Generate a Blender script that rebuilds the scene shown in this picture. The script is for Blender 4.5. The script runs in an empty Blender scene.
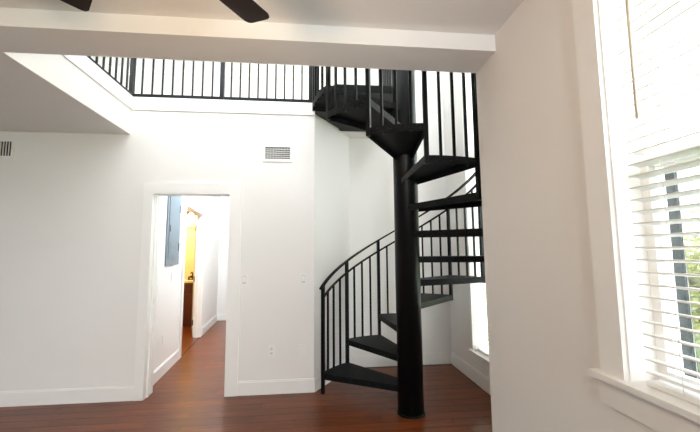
import bpy, bmesh, math, random
from mathutils import Vector, Matrix
random.seed(7)
scn = bpy.context.scene
COL = scn.collection
PI = math.pi

# ------------------------------------------------------------------ camera
H = 1.41                                   # eye height
F, PITCH, YAW, ROLL = 355.5, 0.1024, 0.1006, -0.0078
cam_d = bpy.data.cameras.new('camera'); cam = bpy.data.objects.new('camera', cam_d); COL.objects.link(cam)
fw = Vector((math.sin(YAW)*math.cos(PITCH), math.cos(YAW)*math.cos(PITCH), math.sin(PITCH)))
rt = Vector((math.cos(YAW), -math.sin(YAW), 0)); up = rt.cross(fw)
r2 = rt*math.cos(ROLL)+up*math.sin(ROLL); u2 = up*math.cos(ROLL)-rt*math.sin(ROLL)
M = Matrix((r2, u2, -fw)).transposed().to_4x4(); M.translation = (0, 0, H)
cam.matrix_world = M
cam_d.sensor_width = 36; cam_d.lens = F*36/700; cam_d.clip_start = .02; cam_d.clip_end = 200
scn.camera = cam

# ------------------------------------------------------------------ world, light, exposure
w = bpy.data.worlds.new('world'); scn.world = w; w.use_nodes = True
bg = w.node_tree.nodes['Background']; bg.inputs[0].default_value = (.89, .95, 1, 1); bg.inputs[1].default_value = 8.5
scn.view_settings.view_transform = 'Standard'; scn.view_settings.look = 'None'
scn.view_settings.gamma = 1; scn.view_settings.use_curve_mapping = False
scn.view_settings.exposure = 1.05
scn.cycles.use_denoising = True
scn.cycles.max_bounces = 10; scn.cycles.diffuse_bounces = 6; scn.cycles.transparent_max_bounces = 16
scn.cycles.sample_clamp_indirect = 6

def portal(name, loc, rot, sx, sy):        # daylight openings: sampling portals for the sky, they give no light of their own
    d = bpy.data.lights.new(name, 'AREA'); d.shape = 'RECTANGLE'; d.size = sx; d.size_y = sy
    d.cycles.is_portal = True
    o = bpy.data.objects.new(name, d); COL.objects.link(o); o.location = loc; o.rotation_euler = rot
    return o
for yy in (-.75, -2.2, -3.65): portal('portal_near', (1.38, yy, 1.73), (0, PI/2, 0), 1.57, 1.0)
portal('portal_clerestory', (-2.6, 2.15, 4.35), (PI/2, 0, 0), 8.6, .7)
portal('portal_rear', (.2, -4.65, 1.25), (PI/2, 0, 0), 1.4, 2.3)
portal('portal_side', (1.42, .736, 1.73), (0, PI/2, 0), 1.57, .97)
portal('portal_loft', (1.88, 6.2, 4.1), (0, PI/2, 0), 1.2, 2.6)
portal('portal_alcove', (1.87, 3.42, 2.4), (0, PI/2, 0), 4.2, .85)

# ------------------------------------------------------------------ materials
def mat(name, col, rough=.6, metal=0, bump=0, bscale=200, var=0, vscale=3, spec=.5, emit=None, estr=0, coat=0):
    m = bpy.data.materials.new(name); m.use_nodes = True; nt = m.node_tree; n = nt.nodes
    p = n['Principled BSDF']
    p.inputs['Base Color'].default_value = (*col, 1); p.inputs['Roughness'].default_value = rough
    p.inputs['Metallic'].default_value = metal; p.inputs['Specular IOR Level'].default_value = spec
    p.inputs['Coat Weight'].default_value = coat
    if emit: p.inputs['Emission Color'].default_value = (*emit, 1); p.inputs['Emission Strength'].default_value = estr
    tc = n.new('ShaderNodeTexCoord')
    if var:
        nz = n.new('ShaderNodeTexNoise'); nz.inputs['Scale'].default_value = vscale; nz.inputs['Detail'].default_value = 4
        nt.links.new(tc.outputs['Object'], nz.inputs['Vector'])
        mp = n.new('ShaderNodeMapRange'); mp.inputs[1].default_value = .3; mp.inputs[2].default_value = .7
        mp.inputs[3].default_value = 1-var; mp.inputs[4].default_value = 1+var
        nt.links.new(nz.outputs['Fac'], mp.inputs[0])
        mx = n.new('ShaderNodeVectorMath'); mx.operation = 'SCALE'; mx.inputs[0].default_value = col
        nt.links.new(mp.outputs[0], mx.inputs['Scale']); nt.links.new(mx.outputs[0], p.inputs['Base Color'])
    if bump:
        nb = n.new('ShaderNodeTexNoise'); nb.inputs['Scale'].default_value = bscale; nb.inputs['Detail'].default_value = 2
        nt.links.new(tc.outputs['Object'], nb.inputs['Vector'])
        b = n.new('ShaderNodeBump'); b.inputs['Strength'].default_value = bump; b.inputs['Distance'].default_value = .002
        nt.links.new(nb.outputs['Fac'], b.inputs['Height']); nt.links.new(b.outputs[0], p.inputs['Normal'])
    return m
PAINT = mat('wall_paint', (.83, .805, .775), .75, bump=.08, bscale=250, var=.012, vscale=1.2)
CEIL = mat('ceiling_paint', (.82, .805, .785), .85, bump=.05, bscale=180, var=.01, vscale=1)
TRIM = mat('trim_paint', (.87, .85, .82), .42, var=.008, vscale=2)
BLACK = mat('black_metal', (.004, .0043, .005), .38, bump=.10, bscale=160, var=.15, vscale=5, spec=.16)
POLE = mat('black_pole_enamel', (.004, .0043, .005), .36, bump=.12, bscale=120, var=.15, vscale=5, spec=.26)
PLASTIC = mat('white_plastic', (.83, .82, .80), .35, var=.01, vscale=20)
DARK = mat('dark_recess', (.03, .03, .032), .8, var=.1, vscale=20)
GAPW = mat('grey_gap', (.45, .44, .43), .6, var=.02, vscale=20)
GREYM = mat('grey_enamel', (.15, .19, .22), .45, var=.03, vscale=6)
GREYD = mat('grey_enamel_dark', (.12, .15, .18), .45, var=.03, vscale=6)
STEEL = mat('steel', (.55, .53, .5), .3, metal=1, var=.05, vscale=30)
BRONZE = mat('bronze', (.07, .045, .03), .35, metal=.8, var=.1, vscale=30)
SLAT = mat('blind_slat', (.86, .85, .83), .45, var=.01, vscale=8)
CORD = mat('blind_cord', (.80, .78, .74), .8, var=.03, vscale=40)
WAND = mat('blind_wand', (.55, .43, .33), .4, var=.05, vscale=20)
SCREENF = mat('screen_frame', (.035, .05, .06), .4, var=.05, vscale=10)
BEIGE = mat('bath_paint', (.80, .72, .58), .7, var=.01, vscale=2)
CHERRY = mat('cherry_cabinet', (.13, .03, .015), .35, var=.2, vscale=6)
COUNTER = mat('cream_counter', (.78, .70, .55), .3, var=.04, vscale=30)
BLADE = mat('fan_blade', (.012, .007, .005), .5, var=.3, vscale=14, spec=.15)
LAMPW = mat('warm_lamp_glass', (.9, .8, .6), .4, emit=(1, .72, .38), estr=4, var=.01, vscale=5)
FANFILL = mat('added_bowl_glass', (.9, .85, .75), .4, emit=(1, .82, .62), estr=3, var=.01, vscale=5)  # glow for the added fan light kit
HALLFILL = mat('added_hall_glass', (.9, .9, .88), .4, emit=(1, .96, .9), estr=5, var=.01, vscale=5)  # glow for the added hall lamp
BARK = mat('bark', (.10, .07, .05), .9, bump=.6, bscale=25, var=.3, vscale=8)
GRASS = mat('lawn_grass', (.09, .13, .04), .9, bump=.5, bscale=30, var=.35, vscale=1.5)

def leaf_mat(name, c):
    m = mat(name, c, .5, var=.35, vscale=1.3); p = m.node_tree.nodes['Principled BSDF']
    return m
LEAF1 = leaf_mat('leaf_green', (.11, .17, .04)); LEAF2 = leaf_mat('leaf_yellow_green', (.28, .29, .05))

def see_through(name, frac, col, rough):
    m = bpy.data.materials.new(name); m.use_nodes = True; nt = m.node_tree; n = nt.nodes; p = n['Principled BSDF']
    p.inputs['Base Color'].default_value = (*col, 1); p.inputs['Roughness'].default_value = rough
    t = n.new('ShaderNodeBsdfTransparent'); mx = n.new('ShaderNodeMixShader'); mx.inputs[0].default_value = frac
    nt.links.new(t.outputs[0], mx.inputs[1]); nt.links.new(p.outputs[0], mx.inputs[2])
    nt.links.new(mx.outputs[0], n['Material Output'].inputs['Surface']); return m
GLASS = see_through('pane_glass', .06, (.5, .55, .55), .03)
SCREEN = see_through('insect_screen', .42, (.03, .035, .04), .8)

def tread_mat():                                         # black gritty anti-slip finish, pale flecks in it
    m = mat('grit_black', (.008, .009, .010),   .5, spec=.10); nt = m.node_tree; n = nt.nodes; p = n['Principled BSDF']
    tc = n.new('ShaderNodeTexCoord'); v = n.new('ShaderNodeTexVoronoi'); v.inputs['Scale'].default_value = 110
    nt.links.new(tc.outputs['Object'], v.inputs['Vector'])
    cr = n.new('ShaderNodeValToRGB'); e = cr.color_ramp.elements
    e[0].position = .10; e[0].color = (.05, .055, .06, 1); e[1].position = .34; e[1].color = (.004, .0045, .005, 1)
    nt.links.new(v.outputs['Distance'], cr.inputs[0]); nt.links.new(cr.outputs[0], p.inputs['Base Color'])
    b = n.new('ShaderNodeBump'); b.inputs['Strength'].default_value = .5; b.inputs['Distance'].default_value = .003; b.invert = True
    nt.links.new(v.outputs['Distance'], b.inputs['Height']); nt.links.new(b.outputs[0], p.inputs['Normal'])
    return m
GRIT = tread_mat()

def wood_mat():
    m = mat('floor_wood', (.1, .03, .015), .30, spec=.26); nt = m.node_tree; n = nt.nodes; p = n['Principled BSDF']
    tc = n.new('ShaderNodeTexCoord'); oi = n.new('ShaderNodeObjectInfo')
    ad = n.new('ShaderNodeVectorMath'); ad.operation = 'ADD'
    ml = n.new('ShaderNodeVectorMath'); ml.operation = 'SCALE'; ml.inputs[0].default_value = (37, 19, 11)
    nt.links.new(oi.outputs['Random'], ml.inputs['Scale']); nt.links.new(tc.outputs['Object'], ad.inputs[0]); nt.links.new(ml.outputs[0], ad.inputs[1])
    mp = n.new('ShaderNodeMapping'); mp.inputs['Scale'].default_value = (1.6, 26, 1)
    nt.links.new(ad.outputs[0], mp.inputs['Vector'])
    nz = n.new('ShaderNodeTexNoise'); nz.inputs['Scale'].default_value = 2.2; nz.inputs['Detail'].default_value = 6; nz.inputs['Distortion'].default_value = .4
    nt.links.new(mp.outputs[0], nz.inputs['Vector'])
    cr = n.new('ShaderNodeValToRGB'); e = cr.color_ramp.elements
    e[0].position = .3; e[0].color = (.105, .0235, .0065, 1); e[1].position = .75; e[1].color = (.215, .058, .016, 1)
    nt.links.new(nz.outputs['Fac'], cr.inputs[0])
    hs = n.new('ShaderNodeHueSaturation'); mr = n.new('ShaderNodeMapRange'); mr.inputs[3].default_value = .82; mr.inputs[4].default_value = 1.18
    nt.links.new(oi.outputs['Random'], mr.inputs[0]); nt.links.new(mr.outputs[0], hs.inputs['Value'])
    nt.links.new(cr.outputs[0], hs.inputs['Color']); nt.links.new(hs.outputs[0], p.inputs['Base Color'])
    b = n.new('ShaderNodeBump'); b.inputs['Strength'].default_value = .12; b.inputs['Distance'].default_value = .001
    nt.links.new(nz.outputs['Fac'], b.inputs['Height']); nt.links.new(b.outputs[0], p.inputs['Normal'])
    return m
WOOD = wood_mat()
GAP = mat('floor_joint', (.03, .009, .005), .6, var=.1, vscale=5)

# ------------------------------------------------------------------ helpers
class MB:
    def __init__(s): s.bm = bmesh.new()
    def hexa(s, pts):
        v = [s.bm.verts.new(p) for p in pts]
        for f in ((0, 3, 2, 1), (4, 5, 6, 7), (0, 1, 5, 4), (1, 2, 6, 5), (2, 3, 7, 6), (3, 0, 4, 7)): s.bm.faces.new([v[i] for i in f])
        return s
    def box(s, x0, x1, y0, y1, z0, z1):
        return s.hexa([(x0, y0, z0), (x1, y0, z0), (x1, y1, z0), (x0, y1, z0), (x0, y0, z1), (x1, y0, z1), (x1, y1, z1), (x0, y1, z1)])
    def prism(s, poly, z0, z1):
        a = [s.bm.verts.new((x, y, z0)) for x, y in poly]; b = [s.bm.verts.new((x, y, z1)) for x, y in poly]; n = len(poly)
        s.bm.faces.new(a[::-1]); s.bm.faces.new(b)
        for i in range(n): s.bm.faces.new((a[i], a[(i+1) % n], b[(i+1) % n], b[i]))
        return s
    def slab(s, p0, p1, t, z0, z1, side=1):               # vertical wall piece along p0->p1, thickness t to the left (side=1) of that direction
        p0 = Vector(p0); p1 = Vector(p1); d = (p1-p0).normalized(); q = Vector((-d.y, d.x))*t*side
        pl = [p0, p1, p1+q, p0+q] if side > 0 else [p0, p0+q, p1+q, p1]
        return s.prism([(v.x, v.y) for v in pl], z0, z1)
    def cyl(s, a, b, r0, r1=None, n=16):
        a = Vector(a); b = Vector(b); r1 = r0 if r1 is None else r1; d = (b-a).normalized()
        e = d.orthogonal().normalized(); g = d.cross(e)
        A = [s.bm.verts.new(a+(e*math.cos(2*PI*i/n)+g*math.sin(2*PI*i/n))*r0) for i in range(n)]
        B = [s.bm.verts.new(b+(e*math.cos(2*PI*i/n)+g*math.sin(2*PI*i/n))*r1) for i in range(n)]
        s.bm.faces.new(A[::-1]); s.bm.faces.new(B)
        for i in range(n): s.bm.faces.new((A[i], A[(i+1) % n], B[(i+1) % n], B[i])).smooth = True
        return s
    def lathe(s, prof, c=(0, 0, 0), n=24):                # prof: (r,z) bottom to top
        c = Vector(c); R = []
        for r, z in prof: R.append([s.bm.verts.new(c+Vector((r*math.cos(2*PI*i/n), r*math.sin(2*PI*i/n), z))) for i in range(n)])
        s.bm.faces.new(R[0][::-1]); s.bm.faces.new(R[-1])
        for A, B in zip(R, R[1:]):
            for i in range(n): s.bm.faces.new((A[i], A[(i+1) % n], B[(i+1) % n], B[i])).smooth = True
        return s
    def sweep(s, frames, hw, hh):                         # rectangle swept along frames (point, side, up)
        R = []
        for p, a, u in frames: R.append([s.bm.verts.new(p+a*x*hw+u*y*hh) for x, y in ((-1, -1), (1, -1), (1, 1), (-1, 1))])
        s.bm.faces.new(R[0][::-1]); s.bm.faces.new(R[-1])
        for A, B in zip(R, R[1:]):
            for i in range(4): s.bm.faces.new((A[i], A[(i+1) % 4], B[(i+1) % 4], B[i]))
        return s
    def bevel(s, w, seg=1):
        e = [e for e in s.bm.edges if len(e.link_faces) == 2 and e.calc_face_angle(0) > .6]
        bmesh.ops.bevel(s.bm, geom=e, offset=w, segments=seg, affect='EDGES', profile=.5); return s
    def mesh(s, name, m, off=(0, 0, 0)):
        bmesh.ops.recalc_face_normals(s.bm, faces=s.bm.faces[:])
        bmesh.ops.translate(s.bm, vec=-Vector(off), verts=s.bm.verts[:])
        me = bpy.data.meshes.new(name); s.bm.to_mesh(me); s.bm.free(); me.materials.append(m); return me
    def build(s, name, m, parent=None, base=None, lab=None):
        """one mesh object; coordinates given in world space, origin moved to the parent's or to base"""
        off = wloc(parent) if parent else Vector(base or (0, 0, 0))
        o = bpy.data.objects.new(name, s.mesh(name, m, off)); COL.objects.link(o)
        if parent: o.parent = parent
        else: o.location = off
        if lab: o['label'] = lab
        return o
def wloc(o):
    v = Vector((0, 0, 0))
    while o: v += o.location; o = o.parent
    return v
def inst(name, me, parent, loc, rz=0):                   # shared-mesh piece, loc in world space
    o = bpy.data.objects.new(name, me); COL.objects.link(o); o.parent = parent
    o.location = Vector(loc)-wloc(parent); o.rotation_euler.z = rz; return o
def thing(name, label, cat, loc, group=None):
    o = bpy.data.objects.new(name, None); COL.objects.link(o); o.location = loc; o.empty_display_size = .1
    return tag(o, label, cat, group)
def tag(o, label, cat, group=None):
    o['label'] = label; o['category'] = cat
    if group: o['group'] = group
    return o
def struct(name, mb, m, label, cat, base=None):
    o = mb.build(name, m, base=base); o['kind'] = 'structure'; return tag(o, label, cat)
def struct_empty(name, label, cat, loc):
    o = thing(name, label, cat, loc); o['kind'] = 'structure'; return o

# ------------------------------------------------------------------ the place: main dimensions (metres)
YW = 3.808                 # face of the wall with the doorway
XL = -1.909                # edge of the left part of the loft
ZU, ZT, ZC, ZF = 2.653, 2.916, 3.056, 3.007   # underside of loft, trim line, curb top, loft floor
XR, YS, YB = 1.124, 2.275, 2.0                # right wall, its far end, near face of the beam
ZCE, ZSO = 2.760, 2.653                       # ceiling of near room, beam soffit
XA, YA = 1.746, 4.53                          # alcove right wall, alcove back wall
DG0, DG1 = (0.0, YW), (0.452, YA)             # angled wall beside the stairs
ZTOP = 5.5
XLW = -7.0                                    # left outer wall
YBK = 7.95                                    # rear of hall and loft
YR = -4.6                                     # rear end of the near room
XD0, XD1, ZD = -1.663, -.868, 2.043           # doorway
def hx(y): return -1.735-.083*(y-4.134)       # slightly skewed left wall of the hall

# ------------------------------------------------------------------ floor with planks
fb = MB()
fb.box(XLW, 1.75, YR, 4.6, -.12, -.004); fb.box(-4.2, -.7, 4.6, 8.1, -.12, -.004)
floor = struct('floor', fb, GAP, 'dark reddish brown wood plank floor', 'floor')
PW = .127
protos = []
for L in (.75, .9, 1.05, 1.2):
    b = MB().box(-L/2+.0012, L/2-.0012, -PW/2+.0012, PW/2-.0012, -.01, 0)
    b.bevel(.0015); protos.append((L, b.mesh('plank', WOOD)))
def planks(x0, x1, y0, y1, lim=None):
    y = y0+PW/2; k = 0
    while y < y1:
        a, c = (x0, x1) if lim is None else lim(y)
        x = a-random.uniform(0, .7)
        while x < c:
            L, me = random.choice(protos); e = x+L
            s0, s1 = max(x, a), min(e, c)
            if s1-s0 > .03:
                if s0 > x or s1 < e:
                    o = MB().box(-(s1-s0)/2+.0012, (s1-s0)/2-.0012, -PW/2+.0012, PW/2-.0012, -.01, 0).bevel(.0015).mesh('plank', WOOD)
                else: o = me
                inst('plank', o, floor, ((s0+s1)/2, y, 0))
            x = e
        y += PW; k += 1
def lim_main(y):
    a = -3.3
    if y-PW/2 > YW: a = max(0, (y-YW)/(YA-YW)*.452)+.0
    c = XA
    return a, c
planks(0, 0, 1.55, YA-.02, lim_main)
planks(0, 0, 1.55+18*PW, YBK-.02, lambda y: (hx(y)+.01 if y > 3.95 else XD0+.005, -.78 if y > 3.95 else XD1-.005))
planks(0, 0, 5.2, 7.88, lambda y: (-2.9, hx(y)-.005))

# ------------------------------------------------------------------ walls
wb = MB()
wb.box(XLW, XD0, YW, YW+.12, 0, ZT); wb.box(XD1, 0, YW, YW+.12, 0, ZT); wb.box(XD0, XD1, YW, YW+.12, ZD, ZT)
wall_back = struct('wall_back', wb, PAINT, 'white painted wall with the doorway and vents', 'wall')
struct('wall_corner', MB().slab(DG0, DG1, .12, 0, ZF-.02), PAINT, 'white angled wall beside the spiral stairs', 'wall')
wa = MB().box(DG1[0]-.05, XA+.12, YA, YA+.12, 0, ZF-.02); wa.box(1.02, XA+.12, YA, YA+.12, ZF-.02, ZTOP)
struct('wall_alcove', wa, PAINT, 'white tall wall behind the spiral stairs', 'wall')
# alcove right wall with tall window opening
AW0, AW1, AZ0, AZ1 = 2.98, 3.865, .335, 4.7
aw = MB(); aw.box(XA, XA+.15, YS, AW0, 0, ZTOP); aw.box(XA, XA+.15, AW1, 4.9, 0, ZTOP); aw.box(XA, XA+.15, 4.9, 7.5, 0, 3.5); aw.box(XA, XA+.15, 4.9, 7.5, 4.7, ZTOP); aw.box(XA, XA+.15, 7.5, YBK+.1, 0, ZTOP)  # gap above the loft floor is an added, unseen opening for more daylight
aw.box(XA, XA+.15, AW0, AW1, 0, AZ0-.022); aw.box(XA, XA+.15, AW0, AW1, AZ1, ZTOP)
struct('wall_alcove_side', aw, PAINT, 'white wall with the tall blind-covered window beside the stairs', 'wall')
# right wall of near room with window opening
RW1, RW0, RZ0, RZ1 = 1.222, .25, .945, 2.52
rw = MB(); rw.box(XR, XR+.24, RW1, YS, 0, ZCE)
ADDW = [(-1.25, -.25), (-2.7, -1.7), (-4.15, -3.15)]        # windows added behind the camera, unseen, to bring in daylight
for a, c in ((YR, -4.15), (-3.15, -2.7), (-1.7, -1.25), (-.25, RW0)): rw.box(XR, XR+.24, a, c, 0, ZCE)
for a, c in ADDW: rw.box(XR, XR+.24, a, c, 0, RZ0); rw.box(XR, XR+.24, a, c, RZ1, ZCE)
rw.box(XR, XR+.24, RW0, RW1, 0, RZ0-.022); rw.box(XR, XR+.24, RW0, RW1, RZ1, ZCE)
rw.box(XR+.24, XA+.15, YS-.15, YS, 0, ZCE)
struct('wall_right', rw, PAINT, 'beige-white wall holding the window with the open blind', 'wall')
struct('wall_left', MB().box(XLW-.12, XLW, YR, YBK+.1, 0, ZTOP), PAINT, 'white wall at the far left side', 'wall')
wr = MB().box(XLW, -.5, YR-.12, YR, 0, ZCE).box(.9, XR+.24, YR-.12, YR, 0, ZCE).box(-.5, .9, YR-.12, YR, 2.4, ZCE).box(-.5, .9, YR-.12, YR, 0, .1)  # opening in this wall is added, unseen, to admit daylight from behind
struct('wall_rear', wr, PAINT, 'white rear wall of the near room', 'wall')
# ceilings and beam
struct('ceiling', MB().box(XLW, XA+.15, YR, YS-.08, ZCE, ZCE+.2), CEIL, 'pale grey flat ceiling above the fan', 'ceiling')
struct('trim_1', MB().box(XLW, XR+.01, YB, YS, ZSO, ZCE+.2), CEIL, 'wide white dropped beam across the room', 'beam')
struct('ceiling_loft', MB().box(XLW-.12, XA+.15, 2.1, YBK+.1, ZTOP, ZTOP+.15), CEIL, 'white high ceiling over the loft', 'ceiling')
# clerestory above the near room (added out of frame to let daylight in)
cl = MB(); cl.box(XLW, XA+.15, 2.12, YS-.02, ZCE+.2, 4.0); cl.box(XLW, XA+.15, 2.12, YS-.02, 4.7, ZTOP)
for x in (-6.9, -4.66, -2.5, -.4, 1.78): cl.box(x-.05, x+.05, 2.12, YS-.02, 4.0, 4.7)
struct('window_3', cl, TRIM, 'added unseen white high window frame above the near room', 'window')
# loft slab: left wing and rear, edge with two-step fascia
ls = MB(); ls.box(XLW, XL-.012, YS, YW, ZU, ZF); ls.box(XLW, 0, YW+.0, YBK, ZT, ZF)
ls.prism([(0, YW), (.309, 4.3), (.309, 4.335), (1.0, 4.335), (1.0, YA+.125), (XA, YA+.125), (XA, YBK), (0, YBK)], ZT, ZF)
struct('floor_loft', ls, CEIL, 'white painted loft slab with plain ceiling below', 'loft floor')
lf = MB(); lf.box(XL-.012, XL, YS, YW, ZU, ZT)
struct('trim_2', lf, TRIM, 'bluish white fascia board along the left loft edge', 'fascia')
lt = MB(); lt.box(XL-.14, XL+.014, YS, YW, ZT, ZC); lt.box(XL+.014, .0, YW-.014, YW+.12, ZT, ZC); lt.box(XL-.14, XL+.014, YW, YW+.12, ZT, ZC)
struct('trim_3', lt, TRIM, 'white curb trim under the loft railing', 'trim')
lw = MB(); lw.box(XLW, XA, YBK, YBK+.12, 0, ZTOP)
struct('wall_loft', lw, PAINT, 'white rear wall of the loft', 'wall')
struct('trim_4', MB().box(XLW, XA, YBK-.09, YBK, 5.38, ZTOP), TRIM, 'white crown moulding on the loft rear wall', 'moulding')

# hall shell
hl = MB(); TH = .10
BD0, BD1, BZ = 5.25, 6.44, 2.10
def hp(y): return (hx(y), y)
hl.slab(hp(YW+.12), hp(BD0), TH, 0, ZT); hl.slab(hp(BD1), hp(YBK), TH, 0, ZT); hl.slab(hp(BD0), hp(BD1), TH, BZ, ZT)
wall_hall = struct('wall_hall_left', hl, PAINT, 'bright white hallway wall with grey electrical panel', 'wall')
struct('wall_hall_right', MB().box(-.78, -.66, YW+.12, YBK, 0, ZT), PAINT, 'white hallway wall behind the door casing', 'wall')
# bathroom shell
struct('wall_bathroom_left', MB().box(-4.2, -4.1, 5.0, YBK-.05, 0, 2.46), BEIGE, 'cream bathroom side wall', 'wall')
struct('wall_bathroom_front', MB().box(-4.2, hx(5)-TH-.01, 4.9, 5.0, 0, 2.46), BEIGE, 'cream bathroom front wall', 'wall')
struct('wall_bathroom_back', MB().box(-4.2, hx(YBK)-TH-.01, YBK-.05, YBK-.001, 0, 2.46), BEIGE, 'cream bathroom wall lit warm yellow', 'wall')
struct('ceiling_bathroom', MB().prism([(-4.2, 4.9), (hx(4.9)-TH-.002, 4.9), (hx(YBK)-TH-.002, YBK), (-4.2, YBK)], 2.46, 2.52), CEIL, 'white bathroom ceiling', 'ceiling')

# baseboards
def baseb(name, segs, label, h=.135, t=.015):
    b = MB()
    for p0, p1, side in segs:
        b.slab(p0, p1, t, 0, h-.012, side); b.slab(p0, p1, t*.6, h-.012, h, side)
    return struct(name, b, TRIM, label, 'baseboard')
baseb('baseboard_back', [((XLW, YW), (XD0-.075, YW), -1), ((XD1+.108, YW), (0.004, YW), -1)], 'white baseboard along the doorway wall')
baseb('baseboard_corner', [((DG0[0]-.004, DG0[1]-.006), DG1, -1)], 'white baseboard along the angled wall')
baseb('baseboard_alcove', [(DG1, (XA, YA), -1)], 'white baseboard along the wall behind the stairs', .145)
baseb('baseboard_alcove_side', [((XA, YS), (XA, YA), 1)], 'white baseboard under the tall alcove window', .145)
baseb('baseboard_right', [((XR, YR), (XR, YS), 1)], 'white baseboard along the right wall')
baseb('baseboard_hall', [(hp(3.99), hp(BD0-.09), -1), (hp(BD1+.09), hp(YBK), -1), ((hx(YBK), YBK), (-.78, YBK), -1)], 'white baseboard along the hallway')

# doorway 1: casing and jamb
d1 = struct_empty('door_1', 'white cased doorway opening to the hallway', 'doorway', ((XD0+XD1)/2, YW, 0))
CW = .098
for nm, b in (('casing', MB().box(XD0-.075, XD0, YW-.02, YW, 0, ZD)), ('casing', MB().box(XD1, XD1+.108, YW-.02, YW, 0, ZD)),
              ('head_casing', MB().box(XD0-.075, XD1+.108, YW-.022, YW, ZD, ZD+CW)),
              ('jamb', MB().box(XD0, XD0+.015, YW-.02, YW+.14, 0, ZD-.015)), ('jamb', MB().box(XD1-.015, XD1, YW-.02, YW+.14, 0, ZD-.015)),
              ('head_jamb', MB().box(XD0, XD1, YW-.02, YW+.14, ZD-.015, ZD))):
    b.bevel(.003).build(nm, TRIM, d1)
MB().box(XD0+.015, XD0+.027, YW+.05, YW+.085, 0, ZD-.015).build('door_stop', TRIM, d1)
MB().box(XD0+.0145, XD0+.018, YW+.095, YW+.13, .90, .96).bevel(.001).build('strike_plate', STEEL, d1)
MB().box(XD0-.0, XD0+.02, YW+.12, 3.99, 0, ZD+.08).build('back_casing', TRIM, d1)

# bathroom door 2
U = Vector((-.083, 1, 0)).normalized(); NRM = Vector((U.y, -U.x, 0))     # along hall wall, out of wall into hall
def wallbox(y0, y1, d0, d1, z0, z1):                                     # box on the hall left wall; d = distance out of the wall face
    P = []
    for z in (z0, z1):
        for yy, dd in ((y0, d0), (y1, d0), (y1, d1), (y0, d1)):
            q = Vector((hx(yy), yy, z))+NRM*dd; P.append(q)
    b = MB(); b.hexa(P); return b
d2 = struct_empty('door_2', 'open bathroom door in the hallway wall', 'door', (hx(5.8), 5.8, 0))
wallbox(BD0-.09, BD0, 0, .018, 0, BZ).build('casing', TRIM, d2); wallbox(BD1, BD1+.03, 0, .012, 0, BZ).build('casing', TRIM, d2)
wallbox(BD0-.09, BD1+.03, 0, .018, BZ, BZ+.085).build('head_casing', TRIM, d2)
wallbox(BD0, BD0+.015, -.11, 0, 0, BZ).build('jamb', TRIM, d2); wallbox(BD1-.015, BD1, -.11, 0, 0, BZ).build('jamb', TRIM, d2)
wallbox(BD0, BD1, -.11, 0, BZ-.015, BZ).build('head_jamb', TRIM, d2)
wallbox(BD1-.027, BD1-.015, -.085, -.05, 0, BZ-.015).build('door_stop', TRIM, d2)
hg = Vector((hx(BD1), BD1-.02, 0))-NRM*.115; dl = Vector((-.33, .944, 0)).normalized(); dn = Vector((-dl.y, dl.x, 0))
def leafbox(a0, a1, t0, t1, z0, z1):
    P = []
    for z in (z0, z1):
        for a, t in ((a0, t0), (a1, t0), (a1, t1), (a0, t1)): P.append(hg+dl*a+dn*t+Vector((0, 0, z)))
    return MB().hexa(P)
lfo = leafbox(0, .76, -.035, 0, .012, BZ-.02).bevel(.002).build('door_leaf', TRIM, d2)
for z0, z1 in ((.2, .95), (1.1, 1.95)): leafbox(.12, .64, 0, .005, z0, z1).bevel(.003).build('panel', TRIM, lfo)
kb = MB(); kc = hg+dl*.70+Vector((0, 0, .98)); kb.cyl(kc, kc+dn*.03, .012); kb.cyl(kc+dn*.03, kc+dn*.06, .026, .022)
kb.build('knob', BRONZE, lfo)
for z in (.25, .98, 1.85):
    p = hg+dn*.006-dl*.006; MB().cyl((p.x, p.y, z-.045), (p.x, p.y, z+.045), .009, n=10).build('hinge', BRONZE, d2)

# loft far door frame, seen above the landing
d3 = struct_empty('door_3', 'pale cased door on the loft rear wall', 'door', (.95, YBK, ZF))
MB().box(.55, 1.35, YBK-.03, YBK, ZF, ZF+2.05).build('door_leaf', TRIM, d3)
MB().box(.45, .55, YBK-.04, YBK, ZF, ZF+2.05).build('casing', BEIGE, d3); MB().box(1.35, 1.45, YBK-.04, YBK, ZF, ZF+2.05).build('casing', TRIM, d3)
MB().box(.45, 1.45, YBK-.04, YBK, ZF+2.05, ZF+2.15).build('head_casing', TRIM, d3)

# ------------------------------------------------------------------ near window (window_1) with blind
w1 = struct_empty('window_1', 'double-hung window with white stool and apron in the beige wall', 'window', (XR, (RW0+RW1)/2, RZ0))
XG = XR+.130                                              # glass plane
def wpart(nm, m, b, par=w1, bev=.003): return (b.bevel(bev) if bev else b).build(nm, m, par)
CS = .108
wpart('casing', TRIM, MB().box(XR-.018, XR, RW1, RW1+CS, RZ0, RZ1)); wpart('casing', TRIM, MB().box(XR-.018, XR, RW0-CS, RW0, RZ0, RZ1))
wpart('head_casing', TRIM, MB().box(XR-.02, XR, RW0-CS, RW1+CS, RZ1, RZ1+.11))
wpart('stool', TRIM, MB().box(XR-.045, XR, RW0-.13, RW1+.14, RZ0-.022, RZ0).box(XR, XG+.04, RW0, RW1, RZ0-.022, RZ0), bev=0)
wpart('apron', TRIM, MB().box(XR-.018, XR, RW0-CS, RW1+.122, RZ0-.118, RZ0-.022))
wpart('jamb_liner', TRIM, MB().box(XR, XG, RW1-.008, RW1, RZ0, RZ1), bev=0); wpart('jamb_liner', TRIM, MB().box(XR, XG, RW0, RW0+.008, RZ0, RZ1), bev=0)
wpart('head_liner', TRIM, MB().box(XR, XG, RW0, RW1, RZ1-.008, RZ1), bev=0)
ZM = 1.735
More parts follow.
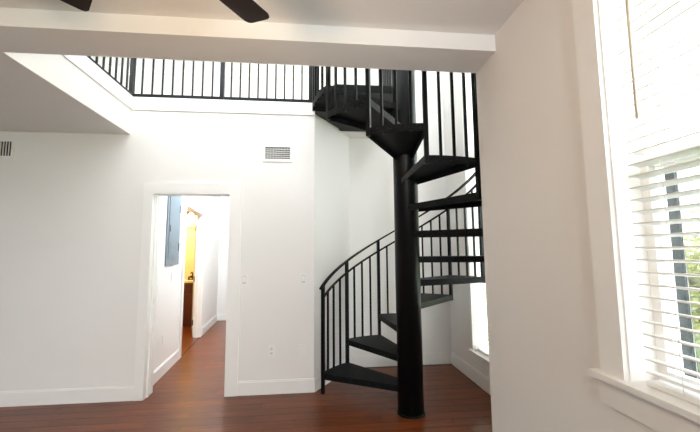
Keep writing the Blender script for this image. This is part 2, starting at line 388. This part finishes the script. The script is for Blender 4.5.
for z0, z1, xo in ((RZ0, ZM+.02, 0), (ZM-.02, RZ1-.008, .03)):
    s = MB(); x0, x1 = XG-.02+xo, XG+.01+xo; a, c = RW0+.008, RW1-.008
    s.box(x0, x1, a, a+.035, z0, z1); s.box(x0, x1, c-.035, c, z0, z1); s.box(x0, x1, a+.035, c-.035, z0, z0+.04); s.box(x0, x1, a+.035, c-.035, z1-.035, z1)
    so = s.build('sash', TRIM, w1); MB().box((x0+x1)/2-.002, (x0+x1)/2+.002, a+.035, c-.035, z0+.04, z1-.035).build('pane', GLASS, so)
s = MB(); a, c = RW0+.012, RW1-.042; x0, x1 = XG+.045, XG+.06
s.box(x0, x1, a, a+.03, RZ0, ZM); s.box(x0, x1, c-.035, c, RZ0, ZM); s.box(x0, x1, a, c, ZM-.025, ZM); s.box(x0, x1, a, c, RZ0, RZ0+.03)
sf = s.build('screen_frame', SCREENF, w1, lab='dark frame of the half insect screen')
MB().box(x0+.006, x0+.0075, a+.03, c-.035, RZ0+.03, ZM-.025).build('screen_mesh', SCREEN, sf)

for k, (a, c) in enumerate(ADDW):
    b = MB()
    for y0, y1, z0, z1 in ((a, a+.05, RZ0, RZ1), (c-.05, c, RZ0, RZ1), (a+.05, c-.05, RZ0, RZ0+.05), (a+.05, c-.05, RZ1-.05, RZ1), (a+.05, c-.05, ZM-.02, ZM+.02)): b.box(XG-.02, XG+.01, y0, y1, z0, z1)
    o = struct('window_%d' % (k+4), b, TRIM, 'added white window frame behind the camera, letting in daylight', 'window'); o['group'] = 'added windows behind the camera'
def make_blind(name, label, xc, y0, y1, zbot, ztop, pitch, tilt, wd, par_label=None, wand=True):
    t = thing(name, label, 'window blind', (xc, (y0+y1)/2, zbot), None)
    L = y1-y0; yc = (y0+y1)/2
    sl = MB(); n = 4; V = []
    for i in range(n+1):
        u = (i/n-.5)*wd; hgt = .0035*(1-(2*u/wd)**2)
        # u>0 outward: outward edge lower by tilt
        V.append((u*math.cos(tilt)-hgt*math.sin(-tilt), -u*math.sin(tilt)+hgt*math.cos(tilt)))
    for k in range(n):
        (xa, za), (xb, zb) = V[k], V[k+1]
        sl.hexa([(xa, -L/2, za-0.0021), (xb, -L/2, zb-0.0021), (xb, L/2, zb-0.0021), (xa, L/2, za-0.0021),
                 (xa, -L/2, za+0.0021), (xb, -L/2, zb+0.0021), (xb, L/2, zb+0.0021), (xa, L/2, za+0.0021)])
    me = sl.mesh('slat', SLAT)
    z = zbot+.04
    while z < ztop-.06:
        inst('slat', me, t, (xc, yc, z)); z += pitch
    MB().box(xc-.026, xc+.026, y0, y1, zbot, zbot+.016).bevel(.004).build('bottom_rail', SLAT, t)
    MB().box(xc-.03, xc+.03, y0-.004, y1+.004, ztop-.05, ztop).bevel(.003).build('head_rail', SLAT, t)
    for f in (.14, .86) if L < 1.2 else (.1, .5, .9):
        yy = y0+L*f
        for dx in (-.027, .027): MB().cyl((xc+dx, yy, zbot+.01), (xc+dx, yy, ztop-.05), .0011, n=6).build('ladder_cord', CORD, t)
    if wand:
        yy = y1-.07; MB().cyl((xc-.036, yy, ztop-.06), (xc-.040, yy, 1.87), .0045, n=8).build('tilt_wand', WAND, t, lab='thin tan tilt wand')
    return t
make_blind('window_blind', 'white slatted blind with open slats above the window stool', XR+.045, RW0+.014, RW1-.050, RZ0+.002, RZ1-.01, .0429, math.radians(8), .050)

# ------------------------------------------------------------------ alcove window (window_2)
w2 = struct_empty('window_2', 'tall narrow white window beside the spiral stairs', 'window', (XA, (AW0+AW1)/2, AZ0))
wpart('casing', TRIM, MB().box(XA-.016, XA, AW1, AW1+.035, AZ0, AZ1), w2); wpart('casing', TRIM, MB().box(XA-.016, XA, AW0-.07, AW0, AZ0, AZ1), w2)
wpart('head_casing', TRIM, MB().box(XA-.018, XA, AW0-.07, AW1+.07, AZ1, AZ1+.09), w2)
wpart('stool', TRIM, MB().box(XA-.04, XA, AW0-.09, AW1+.06, AZ0-.022, AZ0).box(XA, XA+.15, AW0, AW1, AZ0-.022, AZ0), w2, 0)
wpart('apron', TRIM, MB().box(XA-.015, XA, AW0-.07, AW1+.07, AZ0-.1, AZ0-.022), w2)
for z0, z1 in ((AZ0, 2.5), (2.5, AZ1)):
    s = MB(); x0, x1 = XA+.10, XA+.13
    s.box(x0, x1, AW0, AW0+.04, z0, z1); s.box(x0, x1, AW1-.04, AW1, z0, z1); s.box(x0, x1, AW0+.04, AW1-.04, z0, z0+.04); s.box(x0, x1, AW0+.04, AW1-.04, z1-.04, z1)
    so = s.build('sash', TRIM, w2); MB().box(x0+.013, x0+.017, AW0+.04, AW1-.04, z0+.04, z1-.04).build('pane', GLASS, so)
make_blind('window_blind', 'long white slatted blind in the tall window beside the stairs', XA+.05, AW0+.015, AW1-.015, AZ0+.01, AZ1-.005, .0429, math.radians(15), .050, wand=False)

# ------------------------------------------------------------------ spiral staircase
CX, CY, RO, RP = .853, 3.224, .873, .1125
PH, DA, RI = math.radians(152.9), math.radians(27.52), .2313
st = thing('spiral_staircase', 'black metal spiral staircase around a thick round pole', 'staircase', (CX, CY, 0))
def tz(k): return k*RI+{1: .008, 2: .020, 3: .020, 4: .018, 6: -.018, 7: -.020, 8: -.014}.get(k, 0)
def ang(i): return PH-i*DA
def pol(i, r, z): return Vector((CX+r*math.cos(ang(i)), CY+r*math.sin(ang(i)), z))
cb = MB(); cb.lathe([(RP, 0), (RP, 3.95), (RP-.01, 3.97), (.02, 3.985)], (CX, CY, 0), 40)
pole = cb.build('center_pole', POLE, st)
MB().lathe([(RP+.012, 0), (RP+.012, .012), (RP, .016)], (CX, CY, 0), 40).build('base_collar', BLACK, pole)
TT = .055
def tread(k):
    z1 = tz(k); b = MB().bm; n = 6
    i0, i1 = k-1-.02, k+.04
    top = []
    # plan outline: nosing edge, outer arc, rear edge
    ih = .075                                     # half width at the pole
    a0, a1 = ang(i0), ang(i1)
    out = []
    for j in range(n+1):
        a = a0+(a1-a0)*j/n; out.append(Vector((CX+RO*math.cos(a), CY+RO*math.sin(a), 0)))
    d0 = Vector((math.cos(a0), math.sin(a0), 0)); d1 = Vector((math.cos(a1), math.sin(a1), 0))
    c = Vector((CX, CY, 0)); r0 = RP-.01
    q0 = Vector((-d0.y, d0.x, 0)); q1 = Vector((d1.y, -d1.x, 0))
    out += [c+d1*r0*.8+q1*.055, c+d0*r0*.8+q0*.055]
    mb = MB(); mb.prism([(p.x, p.y) for p in out], z1-TT, z1)
    bot = [f for f in mb.bm.faces if f.normal.z < -.9 or all(abs(v.co.z-(z1-TT)) < 1e-6 for v in f.verts)]
    bmesh.ops.recalc_face_normals(mb.bm, faces=mb.bm.faces[:])
    r = bmesh.ops.inset_region(mb.bm, faces=bot, thickness=.007, depth=0)
    for f in bot:
        for v in f.verts: v.co.z = z1-.012
    return mb.build('tread', GRIT, st)
for k in range(1, 13): tread(k)
def RAIL(i): return (i+1)*RI+.853
def MID(i): return RAIL(i)-.125
RB = RO-.014
def bar_mesh(nm, hw, L): return MB().box(-hw, hw, -hw, hw, 0, L).mesh(nm, BLACK)
for i in range(0, 13):
    z0 = .05 if i == 0 else tz(i)-TT-.004
    hw = .0150
    o = inst('stair_post' if i else 'newel_post', bar_mesh('stair_post', hw, RAIL(i)-z0-.004), st, pol(i, RB, z0), ang(i))
bal = bar_mesh('baluster', .0075, MID(0)-RI+TT+.012)
for i in range(0, 12):
    for q in (.25, .5, .75):
        zt = MID(i+q); L = zt-(tz(i+1)-TT-.004)
        inst('baluster', bar_mesh('baluster', .0085, L), st, pol(i+q, RB, tz(i+1)-TT-.004), ang(i+q))
def helix(i0, i1, zf, n):
    fr = []
    for j in range(n+1):
        i = i0+(i1-i0)*j/n; p = pol(i, RB, zf(i)); a = ang(i)
        rad = Vector((math.cos(a), math.sin(a), 0)); tan = Vector((math.sin(a)*RB*DA, -math.cos(a)*RB*DA, RI)).normalized()
        fr.append((p, rad, tan.cross(rad).normalized() if tan.cross(rad).z > 0 else rad.cross(tan).normalized()))
    return fr
MB().sweep(helix(-.13, 12.0, RAIL, 110), .016, .008).build('handrail', BLACK, st)
MB().sweep(helix(0, 12.0, MID, 110), .009, .009).build('lower_rail', BLACK, st)
# landing between the last tread and the loft floor
ld = MB(); poly = [(CX+.02, CY+.02), (CX-RP*.5, CY+.005), (.216, 3.235), (.004, 3.40), (.006, YW), (.30, 4.245), (.30, 4.33), (.855, 4.33), (.855, CY+.05)]
ld.prism([(x, y) for x, y in poly], ZF-.075, ZF)
ld.build('landing', BLACK, st)
# landing guards
gpost = bar_mesh('stair_post', .0165, 1.0); gb = bar_mesh('baluster', .0085, .98)
for y in (3.42, YW-.03): inst('stair_post', gpost, st, (.022, y, ZF))
for y in (3.52, 3.62, 3.70): inst('baluster', gb, st, (.022, y, ZF))
MB().box(.003, .041, 3.40, YW-.01, ZF+1.0, ZF+1.02).build('guard_rail', BLACK, st)
for y in (3.42, 4.30): inst('stair_post', gpost, st, (.835, y, ZF))
for j in range(1, 10): inst('baluster', gb, st, (.835, 3.42+j*(4.30-3.42)/10, ZF))
MB().box(.815, .853, 3.40, 4.32, ZF+1.0, ZF+1.02).build('guard_rail', BLACK, st)

# ------------------------------------------------------------------ loft railing
lr = thing('loft_railing', 'black metal railing along the white loft edge', 'railing', (XL-.03, YW+.03, ZC))
YRL, XRL = YW+.035, XL-.03
ZR0, ZR1 = ZC+.018, ZC+.050
MB().box(XRL, -.03, YRL-.014, YRL+.014, ZR0, ZR1).build('bottom_rail', BLACK, lr)
MB().box(XRL-.014, XRL+.014, YS+.02, YRL, ZR0, ZR1).build('bottom_rail', BLACK, lr)
MB().box(XRL, -.03, YRL-.02, YRL+.02, ZC+.98, ZC+1.0).build('top_rail', BLACK, lr)
MB().box(XRL-.02, XRL+.02, YS+.02, YRL-.02, ZC+.98, ZC+1.0).build('top_rail', BLACK, lr)
pm = bar_mesh('post', .021, .98); pb = bar_mesh('baluster', .0075, .98-.05)
for x, y in ((XRL, YRL), (-1.005, YRL), (-.045, YRL), (XRL, YS+.05)): inst('post', pm, lr, (x, y, ZC))
for a, c, n in ((XRL, -1.005, 9), (-1.005, -.045, 10)):
    for j in range(1, n): inst('baluster', pb, lr, (a+(c-a)*j/n, YRL, ZR1))
for j in range(1, 15): inst('baluster', pb, lr, (XRL, YRL-j*.1025, ZR1))

# ------------------------------------------------------------------ ceiling fan
FX, FY, FZ = -.604, .976, 2.45
fan = thing('ceiling_fan', 'ceiling fan with five dark brown blades', 'ceiling fan', (FX, FY, FZ))
MB().lathe([(.02, FZ+.10), (.012, FZ+.12), (.012, ZCE-.05), (.065, ZCE-.04), (.07, ZCE)], (FX, FY, 0), 20).build('downrod', BRONZE, fan)
MB().lathe([(.03, FZ-.09), (.09, FZ-.07), (.115, FZ-.02), (.115, FZ+.05), (.06, FZ+.10), (.02, FZ+.11)], (FX, FY, 0), 28).build('motor_housing', BRONZE, fan)
for k in range(5):
    a = math.radians(57.1+72*k); d = Vector((math.cos(a), math.sin(a), 0)); s = Vector((-d.y, d.x, 0)); C0 = Vector((FX, FY, FZ))
    out = [(.17, -.05), (.25, -.06), (.635, -.068), (.653, -.060), (.66, -.045), (.66, .045), (.653, .060), (.635, .068), (.25, .06), (.17, .05)]
    mb = MB(); T = [mb.bm.verts.new(C0+d*u+s*v+Vector((0, 0, .004+v*.12))) for u, v in out]; Bt = [mb.bm.verts.new(C0+d*u+s*v+Vector((0, 0, -.004+v*.12))) for u, v in out]
    mb.bm.faces.new(T); mb.bm.faces.new(Bt[::-1])
    for i in range(len(out)): mb.bm.faces.new((T[i], Bt[i], Bt[(i+1) % len(out)], T[(i+1) % len(out)]))
    bo = mb.build('blade', BLADE, fan)
    mb = MB(); mb.sweep([(C0+d*u+Vector((0, 0, z)), s, Vector((0, 0, 1))) for u, z in ((.09, -.02), (.14, -.008), (.22, -.008))], .02, .004); mb.build('blade_iron', BRONZE, bo)

# light kit under the motor: added, unseen, to warm the near room
MB().lathe([(.02, FZ-.17), (.07, FZ-.16), (.105, FZ-.125), (.11, FZ-.09), (.06, FZ-.075)], (FX, FY, 0), 28).build('added_light_bowl', FANFILL, fan)
d = bpy.data.lights.new('added_fan_light', 'POINT'); d.color = (1, .70, .46); d.energy = 14; d.shadow_soft_size = .1
o = bpy.data.objects.new('added_fan_light', d); COL.objects.link(o); o.location = (FX, FY, FZ-.28)

# ------------------------------------------------------------------ wall fittings
def vent(x0, x1, z0, z1, label, horiz):
    t = thing('air_vent', label, 'air vent', ((x0+x1)/2, YW, z0))
    m = .028; y = YW
    f = MB(); f.box(x0, x1, y-.010, y, z0, z0+m); f.box(x0, x1, y-.010, y, z1-m, z1); f.box(x0, x0+m, y-.010, y, z0+m, z1-m); f.box(x1-m, x1, y-.010, y, z0+m, z1-m)
    f.build('frame', PLASTIC, t)
    MB().box(x0+m, x1-m, y-.0015, y-.0005, z0+m, z1-m).build('backing', DARK, t)
    if horiz:
        n = 6; hgt = (z1-z0-2*m)/n
        for k in range(n):
            zz = z0+m+k*hgt
            MB().hexa([(x0+m, y-.009, zz), (x1-m, y-.009, zz), (x1-m, y-.002, zz-.004), (x0+m, y-.002, zz-.004), (x0+m, y-.009, zz+.006), (x1-m, y-.009, zz+.006), (x1-m, y-.002, zz+.003), (x0+m, y-.002, zz+.003)]).build('louver', PLASTIC, t)
        n = 9
        for k in range(1, n):
            xx = x0+m+(x1-x0-2*m)*k/n; MB().box(xx-.0012, xx+.0012, y-.006, y-.002, z0+m, z1-m).build('fin', PLASTIC, t)
    else:
        n = 14; wd = (x1-x0-2*m)/n
        for k in range(n):
            xx = x0+m+k*wd; MB().hexa([(xx, y-.009, z0+m), (xx+.006, y-.009, z0+m), (xx+.006, y-.002, z0+m), (xx, y-.002, z0+m), (xx, y-.009, z1-m), (xx+.006, y-.009, z1-m), (xx+.006, y-.002, z1-m), (xx, y-.002, z1-m)]).build('louver', PLASTIC, t)
    for xx in (x0+m/2, x1-m/2): MB().cyl((xx, y-.010, (z0+z1)/2), (xx, y-.012, (z0+z1)/2), .004, n=8).build('screw', STEEL, t)
vent(-.555, -.236, 2.385, 2.575, 'white wall vent with dark louvres above the light switches', True)
vent(-3.42, -3.0, 2.37, 2.575, 'cream wall vent with upright louvres under the loft ceiling', False)

def plate(kind, label, x, z, hw=.036, hh=.058):
    y = YW; nm = 'light_switch' if kind == 'switch' else 'wall_outlet'
    t = thing(nm, label, 'light switch' if kind == 'switch' else 'outlet', (x, y, z-hh))
    p = MB().box(x-hw, x+hw, y-.006, y, z-hh, z+hh).bevel(.0025, 2).build('plate', PLASTIC, t)
    if kind == 'switch':
        MB().hexa([(x-.016, y-.006, z-.033), (x+.016, y-.006, z-.033), (x+.016, y-.005, z-.033), (x-.016, y-.005, z-.033), (x-.016, y-.011, z+.033), (x+.016, y-.011, z+.033), (x+.016, y-.005, z+.033), (x-.016, y-.005, z+.033)]).build('rocker', TRIM, t)
        MB().box(x-.018, x+.018, y-.0065, y-.0055, z-.036, z+.036).build('gap', GAPW, p)
    elif kind == 'outlet':
        for dz in (-.02, .02):
            o = MB().box(x-.0165, x+.0165, y-.0085, y-.005, z+dz-.0145, z+dz+.0145).bevel(.004, 2).build('receptacle', TRIM, t)
            for dx in (-.006, .006): MB().box(x+dx-.0022, x+dx+.0022, y-.0088, y-.008, z+dz-.004, z+dz+.008).build('slot', DARK, o)
            MB().cyl((x, y-.0088, z+dz-.008), (x, y-.008, z+dz-.008), .0022, n=8).build('slot', DARK, o)
    else:
        MB().cyl((x, y-.010, z), (x, y-.005, z), .006, n=10).build('jack', TRIM, t)
    for dz in (-.046, .046): MB().cyl((x, y-.0068, z+dz), (x, y-.0055, z+dz), .003, n=8).build('screw', STEEL, t)
plate('switch', 'white rocker switch beside the door casing', -.717, 1.138)
plate('switch', 'white rocker switch near the wall corner by the stairs', -.112, 1.139)
plate('outlet', 'white duplex outlet with dark slots above the baseboard', -.430, .417)
plate('jack', 'plain white cover plate above the baseboard near the corner', -.113, .416)

# hall: electrical panel, outlet, switch on the skewed wall
ep = thing('electrical_panel', 'grey steel electrical panel door on the hallway wall', 'electrical panel', (hx(4.69), 4.69, 1.27))
wallbox(4.44, 4.97, 0, .012, 1.27, 2.24).bevel(.003).build('cover', GREYM, ep)
dr = wallbox(4.50, 4.91, .012, .018, 1.36, 2.17).bevel(.002).build('door', GREYM, ep)
wallbox(4.52, 4.55, .018, .026, 1.68, 1.76).bevel(.002).build('latch', GREYD, dr)
wallbox(4.55, 4.57, .018, .0195, 1.42, 1.56).build('tag', GREYD, dr)
for z in (1.5, 2.0): wallbox(4.905, 4.925, .016, .026, z-.05, z+.05).build('hinge', GREYD, ep)
def hplate(nm, label, cat, y, z):
    t = thing(nm, label, cat, (hx(y), y, z-.058))
    wallbox(y-.036, y+.036, 0, .006, z-.058, z+.058).bevel(.002).build('plate', PLASTIC, t)
    if cat == 'outlet':
        for dz in (-.02, .02): wallbox(y-.0165, y+.0165, .006, .0085, z+dz-.0145, z+dz+.0145).build('receptacle', TRIM, t)
    else: wallbox(y-.016, y+.016, .006, .010, z-.033, z+.033).build('rocker', TRIM, t)
hplate('wall_outlet', 'white outlet low on the hallway wall under the panel', 'outlet', 4.504, .404)
hplate('light_switch', 'white switch on the hallway wall under the grey panel', 'light switch', 4.741, 1.12)

# hall ceiling lamp (added out of frame above the door head, brightens the hall)
hfill = thing('added_hall_lamp', 'added unseen round lamp brightening the hallway', 'lamp', (-1.3, 5.6, ZT))
MB().lathe([(.17, ZT-.02), (.17, ZT)], (-1.3, 5.6, 0), 28).build('rim', PLASTIC, hfill)
MB().lathe([(.03, ZT-.10), (.10, ZT-.085), (.15, ZT-.05), (.16, ZT-.02)], (-1.3, 5.6, 0), 28).build('globe', HALLFILL, hfill)
def point(name, loc, col, power, rad, par=None):
    d = bpy.data.lights.new(name, 'POINT'); d.color = col; d.energy = power; d.shadow_soft_size = rad
    o = bpy.data.objects.new(name, d); COL.objects.link(o); o.location = loc; return o
point('added_hall_light', (-1.3, 5.6, ZT-.2), (.76, .89, 1), 55, .1)

# ------------------------------------------------------------------ bathroom
VX0, VX1, VY = -3.5, -2.19, 7.35
va = thing('bathroom_vanity', 'dark cherry bathroom vanity with cream counter', 'vanity', ((VX0+VX1)/2, 7.6, 0))
MB().box(VX0+.02, VX1-.01, VY+.04, YBK-.056, .09, .84).build('body', CHERRY, va); MB().box(VX0+.04, VX1-.02, VY+.1, YBK-.056, 0, .09).build('toe_kick', CHERRY, va)
MB().box(VX0, VX1, VY, YBK-.056, .84, .875).bevel(.005).build('counter', COUNTER, va); MB().box(VX0, VX1, YBK-.076, YBK-.056, .875, .97).build('backsplash', COUNTER, va)
for k in range(3):
    xa = VX0+.04+k*.43
    dd = MB().box(xa, xa+.41, VY+.022, VY+.04, .12, .62).bevel(.004).build('door', CHERRY, va); MB().cyl((xa+.36, VY+.022, .56), (xa+.36, VY, .56), .012, n=10).build('knob', BRONZE, dd)
    dd = MB().box(xa, xa+.41, VY+.022, VY+.04, .64, .81).bevel(.004).build('drawer', CHERRY, va); MB().cyl((xa+.205, VY+.022, .725), (xa+.205, VY, .725), .012, n=10).build('knob', BRONZE, dd)
fx, fy = -2.5, 7.72
fa = MB(); fa.box(fx-.09, fx+.09, fy-.025, fy+.025, .875, .89)
fa.sweep([(Vector((fx, fy-u, .885+z)), Vector((1, 0, 0)), Vector((0, .7, .7))) for u, z in ((0, 0), (0, .12), (.03, .15), (.08, .15), (.11, .12))], .012, .012)
fa.cyl((fx-.07, fy, .89), (fx-.07, fy, .95), .02, .014); fa.cyl((fx+.07, fy, .89), (fx+.07, fy, .95), .02, .014)
fa.build('faucet', BRONZE, va, lab='bronze two-handle faucet')
tb = thing('towel_bar', 'dark towel bar on the cream bathroom wall', 'towel bar', (-2.62, YBK-.05, 1.93))
MB().cyl((-2.85, YBK-.11, 1.96), (-2.5, YBK-.11, 1.96), .009, n=10).build('bar', BRONZE, tb)
for x in (-2.84, -2.51): MB().cyl((x, YBK-.05, 1.96), (x, YBK-.115, 1.96), .016, n=10).build('bracket', BRONZE, tb)
vl = thing('vanity_light', 'warm glowing bathroom light with bronze bracket', 'lamp', (-2.85, YBK-.05, 2.25))
MB().box(-3.2, -2.5, YBK-.075, YBK-.05, 2.24, 2.32).bevel(.005).build('back_plate', BRONZE, vl)
for x in (-3.1, -2.85, -2.6):
    arm = MB().cyl((x, YBK-.07, 2.28), (x, YBK-.15, 2.28), .01, n=10).build('arm', BRONZE, vl)
    MB().lathe([(.03, 2.16), (.05, 2.18), (.058, 2.22), (.045, 2.26), (.025, 2.275)], (x, YBK-.15, 0), 18).build('shade', LAMPW, arm)
point('vanity_lamp_light', (-2.9, 7.5, 2.15), (1, .66, .22), 26, .1)

# ------------------------------------------------------------------ outdoors
struct('ground', MB().box(1.9, 60, -40, 60, -.4, -.25), GRASS, 'green lawn outside the window', 'lawn')
def tree(x, y, hgt, cr, m, label, nleaf, zc):
    t = thing('garden_tree', label, 'tree', (x, y, -.25), 'trees outside the window')
    b = MB(); b.cyl((x, y, -.25), (x+.1, y, zc), .11, .06, 10); b.build('trunk', BARK, t)
    for k in range(4):
        a = k*1.7+x; br = MB(); br.cyl((x+.07, y, zc-.6), (x+.07+math.cos(a)*cr*.6, y+math.sin(a)*cr*.6, zc+.25), .04, .015, 7); br.build('branch', BARK, t)
    vs = []; fs = []
    cl_ = [(random.gauss(0, .5), random.gauss(0, .5), random.gauss(0, .5)) for _ in range(16)]
    for _ in range(nleaf):
        c = random.choice(cl_); p = Vector((x+(c[0]+random.gauss(0, .2))*cr, y+(c[1]+random.gauss(0, .2))*cr, zc+(c[2]*.8+random.gauss(0, .18))*hgt))
        d = Vector((random.gauss(0, 1), random.gauss(0, 1), random.gauss(0, 1))).normalized(); e = d.orthogonal().normalized(); s = random.uniform(.03, .07)
        i = len(vs); vs += [p-d*s, p+e*s*.45, p+d*s, p-e*s*.45]; fs.append((i, i+1, i+2, i+3))
    me = bpy.data.meshes.new('foliage'); me.from_pydata([v-Vector((x, y, -.25)) for v in vs], [], fs); me.materials.append(m)
    o = bpy.data.objects.new('foliage', me); COL.objects.link(o); o.parent = t; o['kind'] = 'stuff'
tree(5.6, 4.4, 1.5, 1.3, LEAF2, 'yellow-green leafy tree nearest the window', 5000, 1.1)
tree(9.6, 7.3, 1.6, 1.4, LEAF1, 'mid green leafy tree behind the yellow-green one', 5000, .9)
tree(14.5, 13., 2.0, 1.8, LEAF1, 'larger dark green tree farther out on the lawn', 6000, 1.2)
